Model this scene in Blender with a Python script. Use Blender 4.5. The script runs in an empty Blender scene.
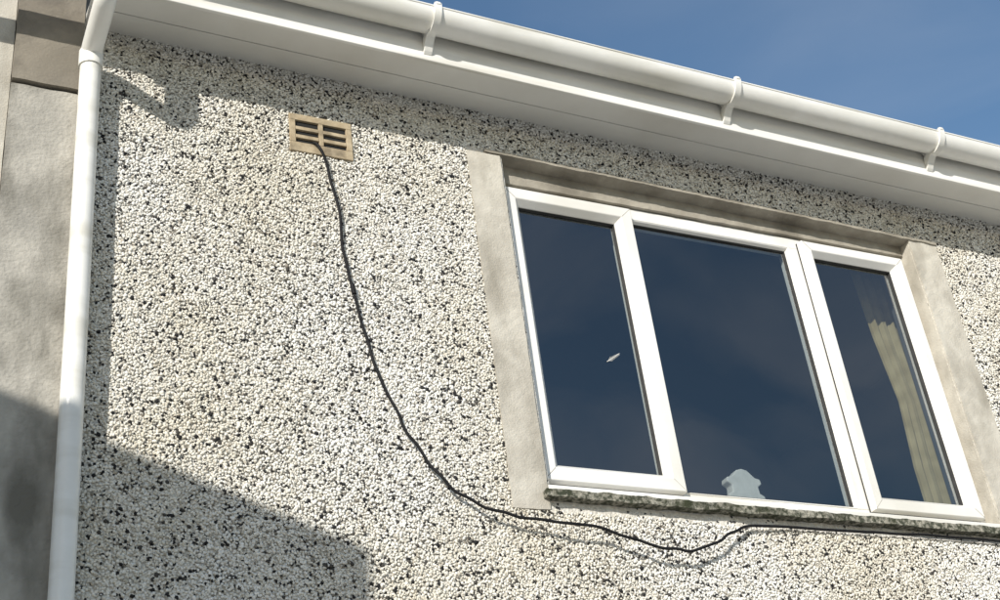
import bpy, bmesh, math, random
import numpy as np
from mathutils import Matrix, Vector, noise
random.seed(4); rng=np.random.default_rng(7)
scene=bpy.context.scene
scene.view_settings.view_transform='Standard'; scene.view_settings.look='None'; scene.view_settings.exposure=0

# ---------------------------------------------------------------- materials
def mat(name):
    m=bpy.data.materials.new(name); m.use_nodes=True
    nt=m.node_tree; b=nt.nodes['Principled BSDF']
    return m,nt,b
def noisy(name,c1,c2,scale=8,rough=.6,bump=.0,bscale=200,detail=4,c3=None,s3=2.0,dist=.002,spec=.5,lo=.35,hi=.65,stretch=None):
    m,nt,b=mat(name); N=nt.nodes; L=nt.links
    geo=N.new('ShaderNodeNewGeometry'); pos=geo.outputs['Position']
    n=N.new('ShaderNodeTexNoise'); n.inputs['Scale'].default_value=scale; n.inputs['Detail'].default_value=detail
    n.inputs['Roughness'].default_value=.65
    L.new(pos,n.inputs['Vector'])
    r=N.new('ShaderNodeValToRGB'); r.color_ramp.elements[0].position=lo; r.color_ramp.elements[1].position=hi
    r.color_ramp.elements[0].color=(*c1,1); r.color_ramp.elements[1].color=(*c2,1)
    L.new(n.outputs['Fac'],r.inputs['Fac']); out=r.outputs['Color']
    if c3:
        n3=N.new('ShaderNodeTexNoise'); n3.inputs['Scale'].default_value=s3; n3.inputs['Detail'].default_value=5
        src=pos
        if stretch:
            mp=N.new('ShaderNodeMapping'); mp.inputs['Scale'].default_value=stretch; L.new(pos,mp.inputs['Vector']); src=mp.outputs['Vector']
        L.new(src,n3.inputs['Vector'])
        r3=N.new('ShaderNodeValToRGB'); r3.color_ramp.elements[0].position=.48; r3.color_ramp.elements[1].position=.68
        L.new(n3.outputs['Fac'],r3.inputs['Fac'])
        mx=N.new('ShaderNodeMixRGB'); L.new(r3.outputs['Color'],mx.inputs['Fac']); L.new(out,mx.inputs['Color1'])
        mx.inputs['Color2'].default_value=(*c3,1); out=mx.outputs['Color']
    L.new(out,b.inputs['Base Color']); b.inputs['Roughness'].default_value=rough
    b.inputs['Specular IOR Level'].default_value=spec
    if bump:
        nb=N.new('ShaderNodeTexNoise'); nb.inputs['Scale'].default_value=bscale; nb.inputs['Detail'].default_value=4
        L.new(pos,nb.inputs['Vector'])
        bp=N.new('ShaderNodeBump'); bp.inputs['Strength'].default_value=bump; bp.inputs['Distance'].default_value=dist
        L.new(nb.outputs['Fac'],bp.inputs['Height']); L.new(bp.outputs['Normal'],b.inputs['Normal'])
    return m
M_upvc=noisy('upvc_white',(.76,.75,.71),(.83,.82,.79),3,.3,.05,25,c3=(.66,.64,.58),s3=1.6)
M_fascia=noisy('fascia_upvc',(.76,.75,.71),(.83,.82,.79),3,.35,.05,25,c3=(.60,.58,.52),s3=3,stretch=(.4,1,4))
M_gutter=noisy('gutter_upvc',(.76,.75,.70),(.83,.82,.78),5,.3,.04,20,c3=(.62,.60,.53),s3=3,stretch=(.5,1,3))
M_soffit=noisy('soffit_upvc',(.72,.71,.67),(.80,.79,.75),2,.4,c3=(.62,.6,.55),s3=2)
M_gasket=noisy('gasket_rubber',(.02,.02,.02),(.035,.035,.035),30,.6)
M_cable=noisy('cable_black',(.008,.008,.009),(.016,.016,.017),40,.7,spec=.2)
M_render=noisy('smooth_render',(.43,.40,.34),(.56,.53,.46),7,.9,.7,160,c3=(.31,.285,.235),s3=4.5,dist=.003,stretch=(1.6,1,.8))
M_head=noisy('head_render_shaded',(.27,.245,.20),(.38,.35,.29),9,.9,.6,160,c3=(.19,.17,.135),s3=5,dist=.003)  # darker than the jamb render, painting in the shade over the window head
M_column=noisy('column_render',(.30,.285,.25),(.45,.425,.37),5,.9,.8,90,c3=(.15,.14,.115),s3=3.4,dist=.005,stretch=(1.8,1,.8))
M_kneeler=noisy('kneeler_concrete_shaded',(.17,.15,.12),(.27,.24,.19),6,.92,.6,120,c3=(.11,.10,.08),s3=3,dist=.003)  # dark stained concrete, with eaves shade also put into the colour
M_sill=noisy('mossy_sill',(.05,.055,.035),(.36,.34,.28),60,.95,1.0,220,c3=(.035,.04,.018),s3=18,dist=.006,lo=.42,hi=.6)
M_vent=noisy('buff_vent',(.33,.26,.165),(.47,.39,.265),25,.85,.4,200,c3=(.17,.135,.09),s3=14)
M_dark=noisy('slot_shade_dark',(.008,.008,.008),(.015,.015,.014),10,.9)
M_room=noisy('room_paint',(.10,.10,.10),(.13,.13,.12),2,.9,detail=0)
M_curtain=noisy('curtain_cloth',(.32,.25,.12),(.43,.35,.19),12,.9,detail=1)
M_orn=noisy('ornament_plaster',(.55,.54,.5),(.66,.65,.61),20,.6)
M_slate=noisy('roof_slate',(.10,.095,.09),(.18,.17,.16),8,.8,.5,60)
M_ground=noisy('paving_concrete',(.30,.29,.27),(.38,.37,.34),3,.95,.3,40,detail=1)
M_nwall=noisy('shadow_house_render',(.42,.40,.36),(.52,.5,.45),5,.95,.5,90)

m,nt,b=mat('pebbledash_chips'); M_chip=m; N=nt.nodes; L=nt.links
at=N.new('ShaderNodeAttribute'); at.attribute_name='chip_color'
L.new(at.outputs['Color'],b.inputs['Base Color']); b.inputs['Roughness'].default_value=.85; b.inputs['Specular IOR Level'].default_value=.25

m,nt,b=mat('pebbledash_bed'); M_bed=m; N=nt.nodes; L=nt.links
geo=N.new('ShaderNodeNewGeometry'); v=N.new('ShaderNodeTexVoronoi'); v.inputs['Scale'].default_value=115
L.new(geo.outputs['Position'],v.inputs['Vector'])
sp=N.new('ShaderNodeSeparateColor'); L.new(v.outputs['Color'],sp.inputs['Color'])
r=N.new('ShaderNodeValToRGB'); r.color_ramp.interpolation='CONSTANT'
r.color_ramp.elements[0].color=(.05,.05,.05,1); r.color_ramp.elements[1].position=.05; r.color_ramp.elements[1].color=(.56,.535,.48,1)
e=r.color_ramp.elements.new(.5); e.color=(.66,.635,.58,1)
L.new(sp.outputs['Red'],r.inputs['Fac']); L.new(r.outputs['Color'],b.inputs['Base Color'])
bp=N.new('ShaderNodeBump'); bp.invert=True; bp.inputs['Strength'].default_value=.6; bp.inputs['Distance'].default_value=.005
L.new(v.outputs['Distance'],bp.inputs['Height']); L.new(bp.outputs['Normal'],b.inputs['Normal']); b.inputs['Roughness'].default_value=.9

# glass (angle dependent reflection of a double-glazed unit over a see-through tint)
m=bpy.data.materials.new('window_glass'); M_glass=m; m.use_nodes=True; nt=m.node_tree; N=nt.nodes; L=nt.links
N.clear(); out=N.new('ShaderNodeOutputMaterial'); tr=N.new('ShaderNodeBsdfTransparent'); tr.inputs['Color'].default_value=(.70,.75,.76,1)
gl=N.new('ShaderNodeBsdfGlossy'); gl.inputs['Roughness'].default_value=.008; gl.inputs['Color'].default_value=(1,1,1,1)
geo=N.new('ShaderNodeNewGeometry')
dt=N.new('ShaderNodeVectorMath'); dt.operation='DOT_PRODUCT'; L.new(geo.outputs['Incoming'],dt.inputs[0]); L.new(geo.outputs['Normal'],dt.inputs[1])
def M(op,a,bb=None):
    q=N.new('ShaderNodeMath'); q.operation=op
    for i,s in enumerate((a,bb)):
        if s is None: continue
        if isinstance(s,(int,float)): q.inputs[i].default_value=s
        else: L.new(s,q.inputs[i])
    return q.outputs[0]
c=M('ABSOLUTE',dt.outputs['Value']); c5=M('POWER',M('SUBTRACT',1.0,c),5.0); F=M('ADD',.17,M('MULTIPLY',c5,.83))
mm=N.new('ShaderNodeMixShader'); L.new(F,mm.inputs['Fac']); L.new(tr.outputs[0],mm.inputs[1]); L.new(gl.outputs[0],mm.inputs[2])
gn=N.new('ShaderNodeTexNoise'); gn.inputs['Scale'].default_value=1.8; gn.inputs['Detail'].default_value=1; L.new(geo.outputs['Position'],gn.inputs['Vector'])
bp=N.new('ShaderNodeBump'); bp.inputs['Strength'].default_value=.4; bp.inputs['Distance'].default_value=.01
L.new(gn.outputs['Fac'],bp.inputs['Height']); L.new(bp.outputs['Normal'],gl.inputs['Normal'])
L.new(mm.outputs[0],out.inputs['Surface'])

# ---------------------------------------------------------------- helpers
def empty(name,loc=(0,0,0)):
    e=bpy.data.objects.new(name,None); e.location=loc; scene.collection.objects.link(e); return e
def link(name,me,material,parent=None,smooth=False,bevel=0):
    if smooth: me.polygons.foreach_set('use_smooth',[True]*len(me.polygons))
    o=bpy.data.objects.new(name,me); scene.collection.objects.link(o)
    for k in (material if isinstance(material,list) else [material]): me.materials.append(k)
    if parent: o.parent=parent
    if bevel:
        bv=o.modifiers.new('b','BEVEL'); bv.width=bevel; bv.segments=2; bv.limit_method='ANGLE'
    return o
def mesh(verts,faces,name='m'):
    me=bpy.data.meshes.new(name); me.from_pydata(verts,[],faces); me.update(); return me
def boxdata(x0,x1,y0,y1,z0,z1):
    v=[(x0,y0,z0),(x1,y0,z0),(x1,y1,z0),(x0,y1,z0),(x0,y0,z1),(x1,y0,z1),(x1,y1,z1),(x0,y1,z1)]
    f=[(0,3,2,1),(4,5,6,7),(0,1,5,4),(1,2,6,5),(2,3,7,6),(3,0,4,7)]
    return v,f
def fall(z,x): return z+.028-.0147*(x-.5)     # the eaves line falls slightly to the right
def tilt(o):
    for v in o.data.vertices: v.co.z=fall(v.co.z,v.co.x)
    return o
def boxes(name,lst,material,parent=None,bevel=0.002):
    V=[];F=[]
    for bx in lst:
        v,f=boxdata(*bx); n0=len(V); V+=v; F+=[tuple(i+n0 for i in q) for q in f]
    return link(name,mesh(V,F,name),material,parent,bevel=bevel)
def ring(name,x0,x1,z0,z1,prof,material,parent,bevel=.0015):
    V=[];F=[]
    for ins,y in prof:
        V+=[(x0+ins,y,z0+ins),(x1-ins,y,z0+ins),(x1-ins,y,z1-ins),(x0+ins,y,z1-ins)]
    for k in range(len(prof)-1):
        a=k*4;c=a+4
        for i in range(4):
            j=(i+1)%4; F.append((a+i,a+j,c+j,c+i))
    return link(name,mesh(V,F,name),material,parent,bevel=bevel)
def rough_box(name,x0,x1,y0,y1,z0,z1,material,parent,step=.02,amp=.002,skew=0):
    bm=bmesh.new()
    v,f=boxdata(x0,x1,y0,y1,z0,z1); vs=[bm.verts.new(q) for q in v]; [bm.faces.new([vs[i] for i in q]) for q in f]
    for ax,(a,c) in enumerate(((x0,x1),(y0,y1),(z0,z1))):
        n=int((c-a)/step)
        for i in range(1,n):
            co=[0,0,0]; no=[0,0,0]; co[ax]=a+(c-a)*i/n; no[ax]=1
            bmesh.ops.bisect_plane(bm,geom=bm.verts[:]+bm.edges[:]+bm.faces[:],plane_co=co,plane_no=no)
    for q in bm.verts:
        d=noise.noise_vector(q.co*14)*amp+noise.noise_vector(q.co*55)*amp*.5
        d.y=-abs(d.y) if q.co.y<y0+1e-4 else d.y
        q.co+=d
        q.co.z+=skew*(q.co.x-1.92)
    me=bpy.data.meshes.new(name); bm.to_mesh(me); bm.free()
    return link(name,me,material,parent)

# ---------------------------------------------------------------- house
house=empty('pebbledash_house')
WX0,WX1,WZ0,WZ1=1.995,3.88,3.385,4.72
X0,X1,Z0,Z1=.466,8.5,0,4.99
V=[(X0,0,Z0),(X1,0,Z0),(X1,0,WZ0),(X0,0,WZ0),(X0,0,WZ1),(WX0,0,WZ0),(WX0,0,WZ1),(WX1,0,WZ0),(WX1,0,WZ1-.02),(X1,0,WZ1),(X1,0,Z1),(X0,0,Z1)]
F=[(0,1,2,7,5,3),(3,5,6,4),(7,2,9,8),(4,6,8,9,10,11)]
link('front_wall',mesh(V,F),M_bed,house)
boxes('side_wall',[(X1-.002,X1+.25,0.003,7,0,4.8)],M_bed,house)
rough_box('quoin_column',.285,.488,-.030,.2,0,4.612,M_column,house,.04,.0025)
rough_box('party_wall_face',-1.9,.283,-.012,.2,0,5.2,M_render,house,.08,.002)
rough_box('kneeler_block',.285,.492,-.045,.2,4.62,5.25,M_kneeler,house,.03,.003)

def stones():
    s=.0075
    xs=np.arange(.47,5.0,s); zs=np.arange(2.7,4.95,s*.88)
    gx,gz=np.meshgrid(xs,zs); gx=gx+(np.arange(len(zs))%2)[:,None]*s/2
    x=gx.ravel()+rng.uniform(-.5,.5,gx.size)*s; z=gz.ravel()+rng.uniform(-.5,.5,gx.size)*s
    edge=rng.uniform(-.003,.004,x.size)
    inside=(x>1.854+edge)&(x<4.027+edge)&(z>3.312+edge)&(z<4.737-.0165*(x-1.92)+edge)
    vent=(x>1.187)&(x<1.411)&(z>4.565)&(z<4.727)
    keep=~inside&~vent&(rng.random(x.size)>.02)
    x=x[keep];z=z[keep];n=x.size
    tone=rng.random(n)
    dark=tone<.092
    rad=rng.uniform(.0032,.0060,n); rad[dark]*=rng.uniform(.8,1.35,dark.sum())
    tab=np.array([(.022,.022,.024),(.07,.066,.062),(.24,.22,.19),(.50,.47,.41),(.68,.66,.60),(.77,.755,.705),(.84,.83,.79)])
    idx=np.searchsorted(np.array([.062,.092,.112,.17,.42,.72]),tone)
    col=tab[idx]
    pn=np.array([noise.noise(Vector((a*1.7,0,b_*1.7)))+.5*noise.noise(Vector((a*5,3,b_*5))) for a,b_ in zip(x[::1],z[::1])])
    t=np.clip(.58+pn*.9,0,1)[:,None]
    col=col*(np.array([.90,.865,.79])*(1-t)+np.array([1,1,1])*t)*rng.uniform(.92,1.04,(n,1))
    lv=[(0,-1,0)]
    for i in range(5): a=i*2*math.pi/5; lv.append((.894*math.cos(a),-.447,.894*math.sin(a)))
    for i in range(5): a=(i+.5)*2*math.pi/5; lv.append((.894*math.cos(a),.447,.894*math.sin(a)))
    lv=np.array(lv); lf=[]
    for i in range(5):
        j=(i+1)%5
        lf+= [(0,1+i,1+j),(1+i,6+i,1+j),(1+j,6+i,6+j)]
    lf=np.array(lf)
    P=np.repeat(lv[None],n,0)*rng.uniform(.65,1.3,(n,11,1))
    P[:,:,0]*=rng.uniform(.75,1.45,(n,1)); P[:,:,1]*=rng.uniform(.3,.8,(n,1))
    for ax in (0,2):
        t=rng.uniform(-.45,.45,n); c,sn=np.cos(t)[:,None],np.sin(t)[:,None]
        X=P[:,:,ax]*c-P[:,:,1]*sn; Yv=P[:,:,ax]*sn+P[:,:,1]*c; P[:,:,ax]=X; P[:,:,1]=Yv
    t=rng.uniform(0,6.28,n); c,sn=np.cos(t)[:,None],np.sin(t)[:,None]
    X=P[:,:,0]*c-P[:,:,2]*sn; Zv=P[:,:,0]*sn+P[:,:,2]*c; P[:,:,0]=X; P[:,:,2]=Zv
    P*=rad[:,None,None]
    P[:,:,0]+=x[:,None]; P[:,:,2]+=z[:,None]; P[:,:,1]+=-rng.uniform(.0005,.0035,n)[:,None]
    w=.0035*np.sin(P[:,:,0]*3.1+1)*np.sin(P[:,:,2]*4.3)+.002*np.sin(P[:,:,0]*23+P[:,:,2]*9)*np.sin(P[:,:,2]*19)
    P[:,:,1]+= -np.abs(w)
    nf=len(lf)
    faces=(lf[None]+ (np.arange(n)*11)[:,None,None]).reshape(-1).astype(np.int32)
    me=bpy.data.meshes.new('stones')
    me.vertices.add(n*11); me.vertices.foreach_set('co',P.reshape(-1).astype(np.float32))
    me.loops.add(n*nf*3); me.loops.foreach_set('vertex_index',faces)
    me.polygons.add(n*nf); me.polygons.foreach_set('loop_start',(np.arange(n*nf)*3).astype(np.int32))
    me.update(calc_edges=True)
    c4=np.ones((n,4),np.float32); c4[:,:3]=col
    a=me.attributes.new('chip_color','FLOAT_COLOR','POINT'); a.data.foreach_set('color',np.repeat(c4,11,0).reshape(-1))
    link('pebbledash_stones',me,M_chip,house)
stones()

# window surround
rough_box('jamb_left',1.854,1.985,-.008,.14,3.312,4.716,M_render,house,.02,.0025)
rough_box('jamb_right',3.882,4.027,-.008,.14,3.312,4.69,M_render,house,.02,.0025)
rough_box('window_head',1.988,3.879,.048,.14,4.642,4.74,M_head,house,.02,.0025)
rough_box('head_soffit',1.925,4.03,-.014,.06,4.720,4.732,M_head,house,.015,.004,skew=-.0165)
rough_box('window_sill',1.965,4.10,-.036,.10,3.346,3.372,M_sill,house,.010,.005)

# window
FY=.062
win=empty('window_unit'); win.parent=house
fx0,fx1,fz0,fz1=1.988,3.879,3.376,4.639
boxes('outer_frame',[(fx0,fx1,FY,.13,fz1-.05,fz1),(fx0,fx1,FY,.13,fz0,fz0+.07),
   (fx0,fx0+.05,FY,.13,fz0+.07,fz1-.05),(fx1-.05,fx1,FY,.13,fz0+.07,fz1-.05),
   (2.495,2.55,FY,.13,fz0+.07,fz1-.05),(3.285,3.37,FY,.13,fz0+.07,fz1-.05)],M_upvc,win,.003)
boxes('frame_cill',[(fx0,fx1,FY-.07,FY-.002,fz0-.002,fz0+.026)],M_upvc,win,.005)
def sash(nm,x0,x1,z0,z1,W=.062):
    p=empty(nm); p.parent=win
    D=.036
    ring(nm+'_frame',x0,x1,z0,z1,[(0,.085),(0,FY-D+.003),(.003,FY-D),(W-.022,FY-D),(W-.019,FY-D+.002),(W-.015,FY-D+.007),(W,FY-.010),(W,FY+.02)],M_upvc,p,.001)
    ring(nm+'_gasket',x0+W-.002,x1-W+.002,z0+W-.002,z1-W+.002,[(0,FY-.008),(.004,FY-.006),(.006,FY+.01)],M_gasket,p,0)
    ring(nm+'_seal',x0-.002,x1+.002,z0-.002,z1+.002,[(0,FY-.001),(.0,FY-.006),(.012,FY-.007)],M_gasket,p,0)
    q=W-.005
    link(nm+'_glass',mesh([(x0+q,FY+.006,z0+q),(x1-q,FY+.006,z0+q),(x1-q,FY+.006,z1-q),(x0+q,FY+.006,z1-q)],[(0,1,2,3)]),M_glass,p)
    # welded mitre joints
    V=[];F=[]
    for cx_,cz_,sx_,sz_ in ((x0,z0,1,1),(x1,z0,-1,1),(x1,z1,-1,-1),(x0,z1,1,-1)):
        h=.0007; n0=len(V); a=.004; e_=W-.022; yy=FY-D-.0004
        V+=[(cx_+sx_*(a-h),yy,cz_+sz_*(a+h)),(cx_+sx_*(a+h),yy,cz_+sz_*(a-h)),(cx_+sx_*(e_+h),yy,cz_+sz_*(e_-h)),(cx_+sx_*(e_-h),yy,cz_+sz_*(e_+h))]
        F.append((n0,n0+1,n0+2,n0+3))
    link(nm+'_mitres',mesh(V,F),M_column,p)
sash('casement_sash',1.998,2.535,3.435,4.61,.067)
sash('casement_sash_b',3.33,3.845,3.435,4.61,.06)
ring('fixed_bead',2.548,3.287,fz0+.068,fz1-.048,[(0,FY+.001),(.003,FY-.003),(.008,FY+.001),(.014,FY+.016)],M_upvc,win,0)
ring('fixed_gasket',2.561,3.274,fz0+.081,fz1-.061,[(0,FY+.014),(.004,FY+.015),(.006,FY+.03)],M_gasket,win,0)
link('fixed_glass',mesh([(2.55,FY+.022,fz0+.07),(3.285,FY+.022,fz0+.07),(3.285,FY+.022,fz1-.05),(2.55,FY+.022,fz1-.05)],[(0,1,2,3)]),M_glass,win)
# glint on the left pane, drawn as pale feather-shaped strokes
V=[];F=[]
def stroke(p,q,h):
    d=Vector((q[0]-p[0],0,q[1]-p[1])); nn=Vector((-d.z,0,d.x)).normalized()*h
    n0=len(V)
    V.extend([(p[0]+nn.x,FY+.003,p[1]+nn.z),(p[0]-nn.x,FY+.003,p[1]-nn.z),(q[0]-nn.x*.4,FY+.002,q[1]-nn.z*.4),(q[0]+nn.x*.4,FY+.002,q[1]+nn.z*.4)]); F.append((n0,n0+1,n0+2,n0+3))
bx_,bz_=2.335,3.935; dx,dz=.058,.040
stroke((bx_,bz_),(bx_+dx,bz_+dz),.0012)
for i in range(8):
    t=.12+.1*i; px_,pz_=bx_+dx*t,bz_+dz*t
    stroke((px_,pz_),(px_+.009,pz_+.016-.001*i),.0008); stroke((px_,pz_),(px_+.016-.001*i,pz_+.001),.0008)
link('glint_strokes',mesh(V,F),M_orn,win)

V,F=boxdata(1.2,4.8,.14,3.6,2.5,4.85)
F=[q for q in F if q!=(0,1,5,4)]
link('room_interior',mesh(V,F),M_room,house)
boxes('room_front_inner',[(1.2,WX0,.141,.2,2.5,4.85),(WX1,4.8,.141,.2,2.5,4.85),(WX0,WX1,.141,.2,4.64,4.85),(WX0,WX1,.141,.2,2.5,WZ0-.03),(WX0,WX1,.131,.34,WZ0-.03,WZ0+.03)],M_room,house)
V=[];F=[];n=50
for i in range(n+1):
    t=i/n
    y=.25+.010*math.sin(i*.55)+.004*math.sin(i*1.3+1)
    V+=[(3.80+.19*t,y,3.2),(3.795+.195*t,y,3.75),(3.82+.17*t,y,4.05),(3.785+.2*t,y,4.35),(3.76+.23*t,y,4.8)]
for i in range(n):
    for k in range(4): F.append((5*i+k,5*i+5+k,5*i+6+k,5*i+1+k))
link('curtain',mesh(V,F),M_curtain,house,smooth=True)
orn=empty('mantel_ornament')
out=[(-.085,-.09),(.085,-.09),(.085,.02),(.065,.03),(.062,.06),(.082,.075),(.078,.095),(.055,.10),(.04,.115),(.025,.13),(0,.137),(-.025,.13),(-.04,.115),(-.055,.10),(-.078,.095),(-.082,.075),(-.062,.06),(-.065,.03),(-.085,.02)]
cx,cz=2.875,3.415+.09*.85
V=[(cx+a*.9,.15,cz+c*.88) for a,c in out]+[(cx+a*.9,.19,cz+c*.88) for a,c in out]; k=len(out)
F=[tuple(range(k)),tuple(range(2*k-1,k-1,-1))]+[(i,i+k,(i+1)%k+k,(i+1)%k) for i in range(k)]
link('body',mesh(V,F),M_orn,orn,bevel=.004)

# ---------------------------------------------------------------- eaves, gutter, roof
EX0,EX1=.494,8.8
def plank(ya,za,yb,zb,nm,mt,t=.008):
    V=[(EX0,ya,za),(EX1,ya,za),(EX1,yb,zb),(EX0,yb,zb)]; V+=[(a,b_,c+t) for a,b_,c in V]
    F=[(0,3,2,1),(4,5,6,7),(0,1,5,4),(1,2,6,5),(2,3,7,6),(3,0,4,7)]
    return tilt(link(nm,mesh(V,F),mt,house,bevel=.0015))
def sz(y): return 4.872+(y+.232)/.232*.035
plank(-.232,sz(-.232),-.118,sz(-.118),'soffit_board',M_soffit); plank(-.114,sz(-.114),.02,sz(.02),'soffit_board_b',M_soffit); plank(-.235,sz(-.235)+.012,.02,sz(.02)+.012,'soffit_backing',M_soffit)
tilt(boxes('fascia',[(EX0,EX1,-.25,-.236,4.862,5.03)],M_fascia,house,.003))
V=[];F=[]
for i in range(26):
    y0=-.28+i*.20; z0=5.03+(i*.20)*.70
    v,f=boxdata(EX0,EX1,0,.30,0,.012); n0=len(V)
    for q in v: V.append((q[0],y0+q[1],fall(z0+q[1]*.66+q[2],q[0])))
    F+=[tuple(a+n0 for a in q) for q in f]
link('roof',mesh(V,F),M_slate,house)
gut=empty('rain_gutter')
GY,GZ,GR=-.312,5.005,.058
def gutter_profile(R,t,a0=0,a1=180,n=28):
    o=[(GY-R*math.cos(math.radians(a0+(a1-a0)*i/n)),GZ-R*1.05*math.sin(math.radians(a0+(a1-a0)*i/n))) for i in range(n+1)]
    r=R-t
    q=[(GY-r*math.cos(math.radians(a0+(a1-a0)*i/n)),GZ-r*1.05*math.sin(math.radians(a0+(a1-a0)*i/n))) for i in range(n,-1,-1)]
    return o+q
def extr(prof,x0,x1,name,material,parent,bevel=0,smooth=True):
    k=len(prof)
    V=[(x0,a,c) for a,c in prof]+[(x1,a,c) for a,c in prof]
    F=[(i,(i+1)%k,(i+1)%k+k,i+k) for i in range(k)]
    h=k//2
    for s in (0,k):
        for i in range(h-1):
            F.append((s+i,s+i+1,s+k-2-i,s+k-1-i))
    me=mesh(V,F,name); o=link(name,me,material,parent,smooth=smooth,bevel=bevel)
    if smooth: me.set_sharp_from_angle(angle=math.radians(40))
    return tilt(o)
extr(gutter_profile(GR,.003),-2.0,8.8,'channel',M_gutter,gut)
for bx in (1.62,2.86,3.86,4.9):
    extr(gutter_profile(GR+.009,.008,-10,180),bx-.013,bx+.013,'bracket_strap',M_gutter,gut)
    tilt(boxes('bracket_clip',[(bx-.009,bx+.009,GY-GR-.012,GY-GR+.012,GZ+.002,GZ+.014)],M_gutter,gut,.003))
    hook=[(-.312,4.940),(-.292,4.934),(-.272,4.915),(-.260,4.895),(-.2505,4.885),(-.2505,4.93),(-.256,4.95),(-.275,4.958),(-.305,4.956)]
    k=len(hook); V=[(bx-.016,a,c) for a,c in hook]+[(bx+.016,a,c) for a,c in hook]
    F=[tuple(range(k-1,-1,-1)),tuple(range(k,2*k))]+[(i,(i+1)%k,(i+1)%k+k,i+k) for i in range(k)]
    tilt(link('bracket_foot',mesh(V,F),M_gutter,gut,bevel=.002))
extr(gutter_profile(GR+.007,.006,-6,180),.52-.075,.52+.075,'outlet_body',M_gutter,gut)

def tube(name,pts,r,material,parent=None,res=8,nurbs=False,bres=8):
    cu=bpy.data.curves.new(name,'CURVE'); cu.dimensions='3D'; cu.bevel_depth=r; cu.bevel_resolution=bres; cu.resolution_u=res
    if nurbs:
        s=cu.splines.new('BEZIER'); s.bezier_points.add(len(pts)-1)
        for p,q in zip(s.bezier_points,pts): p.co=q; p.handle_left_type='AUTO'; p.handle_right_type='AUTO'
    else:
        s=cu.splines.new('POLY'); s.points.add(len(pts)-1)
        for p,q in zip(s.points,pts): p.co=(*q,1)
    cu.use_fill_caps=True
    o=bpy.data.objects.new(name,cu); scene.collection.objects.link(o); cu.materials.append(material)
    if parent: o.parent=parent
    bpy.context.view_layer.objects.active=o
    for k in bpy.context.selected_objects: k.select_set(False)
    o.select_set(True); bpy.ops.object.convert(target='MESH')
    return bpy.context.object
tilt(tube('rim',[(-2,GY-GR+.001,GZ),(8.8,GY-GR+.001,GZ)],.0045,M_gutter,gut))
dp=empty('downpipe'); PX,PY=.514,-.068
tube('pipe',[(PX,PY,0.05),(PX,PY,4.76)],.033,M_gutter,dp)
tube('socket',[(PX,PY,4.70),(PX,PY,4.762)],.038,M_gutter,dp)
neck=[(PX,PY,4.735),(PX,PY,4.752),(PX,PY-.008,4.762),(PX,PY-.026,4.769),(PX,GY+.035,4.783),(PX,GY+.010,4.793),(PX,GY,4.815),(PX,GY,4.99)]
tube('swan_neck',neck,.034,M_gutter,dp)
tube('outlet',[(PX,GY,4.82),(PX,GY,4.985)],.041,M_gutter,dp)
for z in (2.5,1.0):
    tube('clip',[(PX,PY,z),(PX,PY,z+.03)],.037,M_gutter,dp)

# vent
vent=empty('air_vent')
vx0,vx1,vz0,vz1=1.187,1.411,4.565,4.727
bars=[(vx0,vx1,-.012,.0,vz0,4.604),(vx0,vx1,-.012,0,4.700,vz1),(vx0,1.208,-.012,0,4.604,4.70),(1.390,vx1,-.012,0,4.604,4.70),(1.291,1.307,-.012,0,4.604,4.70)]
for z in (4.623,4.659): bars+=[(1.208,1.291,-.0115,0,z,z+.015),(1.307,1.390,-.0115,0,z,z+.015)]
boxes('grille',bars,M_vent,vent,.002)
boxes('slot_shade_sheet',[(vx0+.015,vx1-.015,-.0025,-.0015,4.60,4.705)],M_dark,vent,0)  # thin near-black sheet painting the shade inside the slots

cab=[(1.262,.004,4.612),(1.272,-.018,4.605),(1.285,-.03,4.578),(1.308,-.025,4.514),(1.332,-.02,4.396),(1.346,-.018,4.257),(1.359,-.016,4.122),(1.374,-.016,4.027),(1.396,-.016,3.899),(1.424,-.016,3.774),(1.465,-.016,3.654),(1.511,-.018,3.536),(1.582,-.02,3.424),(1.652,-.028,3.340),(1.742,-.038,3.288),(1.85,-.048,3.260),(1.984,-.056,3.249),(2.12,-.058,3.242),(2.256,-.058,3.207),(2.344,-.058,3.186),(2.435,-.055,3.183),
(2.53,-.05,3.215),(2.608,-.042,3.258),(2.699,-.026,3.299),(2.888,-.018,3.314),(3.143,-.018,3.317),(3.364,-.018,3.321),(3.593,-.018,3.325),(3.831,-.018,3.325),(4.6,-.018,3.31)]
cr_=[]
for i in range(len(cab)-1):
    cr_.append(cab[i])
    if i>2:
        p=Vector(cab[i]).lerp(Vector(cab[i+1]),.5); nz=noise.noise_vector(p*9)*.011; cr_.append((p.x+nz.x,p.y-abs(nz.y)*.5,p.z+nz.z))
cr_.append(cab[-1])
cable=empty('black_cable')
tube('lead',cr_,.0048,M_cable,cable,5,True,4)
tube('tape_joint',[(1.372,-.018,4.045),(1.376,-.018,4.012)],.008,M_cable,cable)

# ---------------------------------------------------------------- surroundings
link('ground',mesh([(-400,-400,0),(400,-400,0),(400,400,0),(-400,400,0)],[(0,1,2,3)]),M_ground)
nh=empty('shadow_casting_house')  # unseen house, added and shaped so its corner casts the lower-left wall shadow
V=[(-6,-3,0),(-1.62,-3,0),(-1.62,-3,5.0),(-3.82,-3,5.80),(-6,-3,5.0),(-12.2,-9,0),(-7.8,-9,0),(-7.8,-9,5.0),(-10,-9,5.80),(-12.2,-9,5.0)]
F=[(0,1,2,3,4),(5,9,8,7,6),(1,6,7,2),(0,4,9,5),(2,7,8,3),(3,8,9,4)]
link('walls',mesh(V,F),M_nwall,nh)

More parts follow.
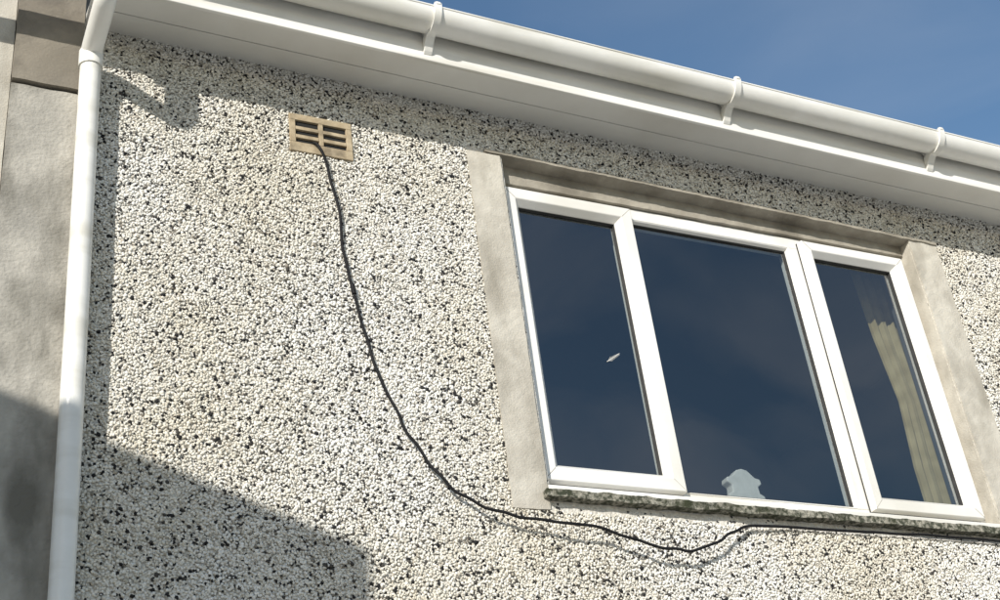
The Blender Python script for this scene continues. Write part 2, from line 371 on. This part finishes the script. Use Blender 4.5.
# ---------------------------------------------------------------- light
sd=Vector((1,1,-.62)).normalized()
sun=bpy.data.lights.new('sun','SUN'); sun.energy=5.0; sun.angle=math.radians(.5); sun.color=(1,.955,.885)
so=bpy.data.objects.new('sun',sun); scene.collection.objects.link(so); so.rotation_euler=sd.to_track_quat('-Z','Y').to_euler(); so.location=(-5,-8,9)
wd=bpy.data.worlds.new('World'); scene.world=wd; wd.use_nodes=True; N=wd.node_tree.nodes; L=wd.node_tree.links
bg=N['Background']; sky=N.new('ShaderNodeTexSky'); sky.sky_type='NISHITA'; sky.sun_disc=False
sky.sun_elevation=math.asin(-sd.z); sky.sun_rotation=math.atan2(-sd.x,-sd.y)
sky.ozone_density=1.7; sky.dust_density=.6; sky.air_density=1.2
hs=N.new('ShaderNodeHueSaturation'); hs.inputs['Saturation'].default_value=1.12; L.new(sky.outputs['Color'],hs.inputs['Color'])
# thin cirrus, mostly in the southern half of the sky (behind the viewer)
tc=N.new('ShaderNodeTexCoord'); mp=N.new('ShaderNodeMapping'); mp.inputs['Scale'].default_value=(1.3,1.6,3.0); L.new(tc.outputs['Generated'],mp.inputs['Vector'])
cn=N.new('ShaderNodeTexNoise'); cn.inputs['Scale'].default_value=3.2; cn.inputs['Detail'].default_value=6; cn.inputs['Roughness'].default_value=.5; cn.inputs['Distortion'].default_value=.4
L.new(mp.outputs['Vector'],cn.inputs['Vector'])
rr=N.new('ShaderNodeValToRGB'); rr.color_ramp.elements[0].position=.42; rr.color_ramp.elements[1].position=.85; rr.color_ramp.elements[1].color=(.6,.6,.6,1)
L.new(cn.outputs['Fac'],rr.inputs['Fac'])
sx=N.new('ShaderNodeSeparateXYZ'); L.new(tc.outputs['Generated'],sx.inputs['Vector'])
mr=N.new('ShaderNodeMapRange'); mr.inputs['From Min'].default_value=.8; mr.inputs['From Max'].default_value=-.35; L.new(sx.outputs['Y'],mr.inputs['Value'])
ml=N.new('ShaderNodeMath'); ml.operation='MULTIPLY'; L.new(rr.outputs['Color'],ml.inputs[0]); L.new(mr.outputs['Result'],ml.inputs[1])
mx=N.new('ShaderNodeMixRGB'); L.new(ml.outputs[0],mx.inputs['Fac']); L.new(hs.outputs['Color'],mx.inputs['Color1']); mx.inputs['Color2'].default_value=(5,5.3,5.8,1)
L.new(mx.outputs['Color'],bg.inputs['Color']); bg.inputs['Strength'].default_value=.135

f=1383.
r_=(.9040,-.4119,-.1147);u_=(-.1323,-.5246,.8410);w_=(.4066,.7451,.5287)
cam=bpy.data.cameras.new('camera'); co=bpy.data.objects.new('camera',cam); scene.collection.objects.link(co); scene.camera=co
R=Matrix(((r_[0],u_[0],-w_[0]),(r_[1],u_[1],-w_[1]),(r_[2],u_[2],-w_[2]))).to_4x4()
co.matrix_world=Matrix.Translation((0,-3.5,1.6))@R
cam.sensor_width=36; cam.lens=f/1000*36; cam.clip_end=2000; cam.clip_start=.05
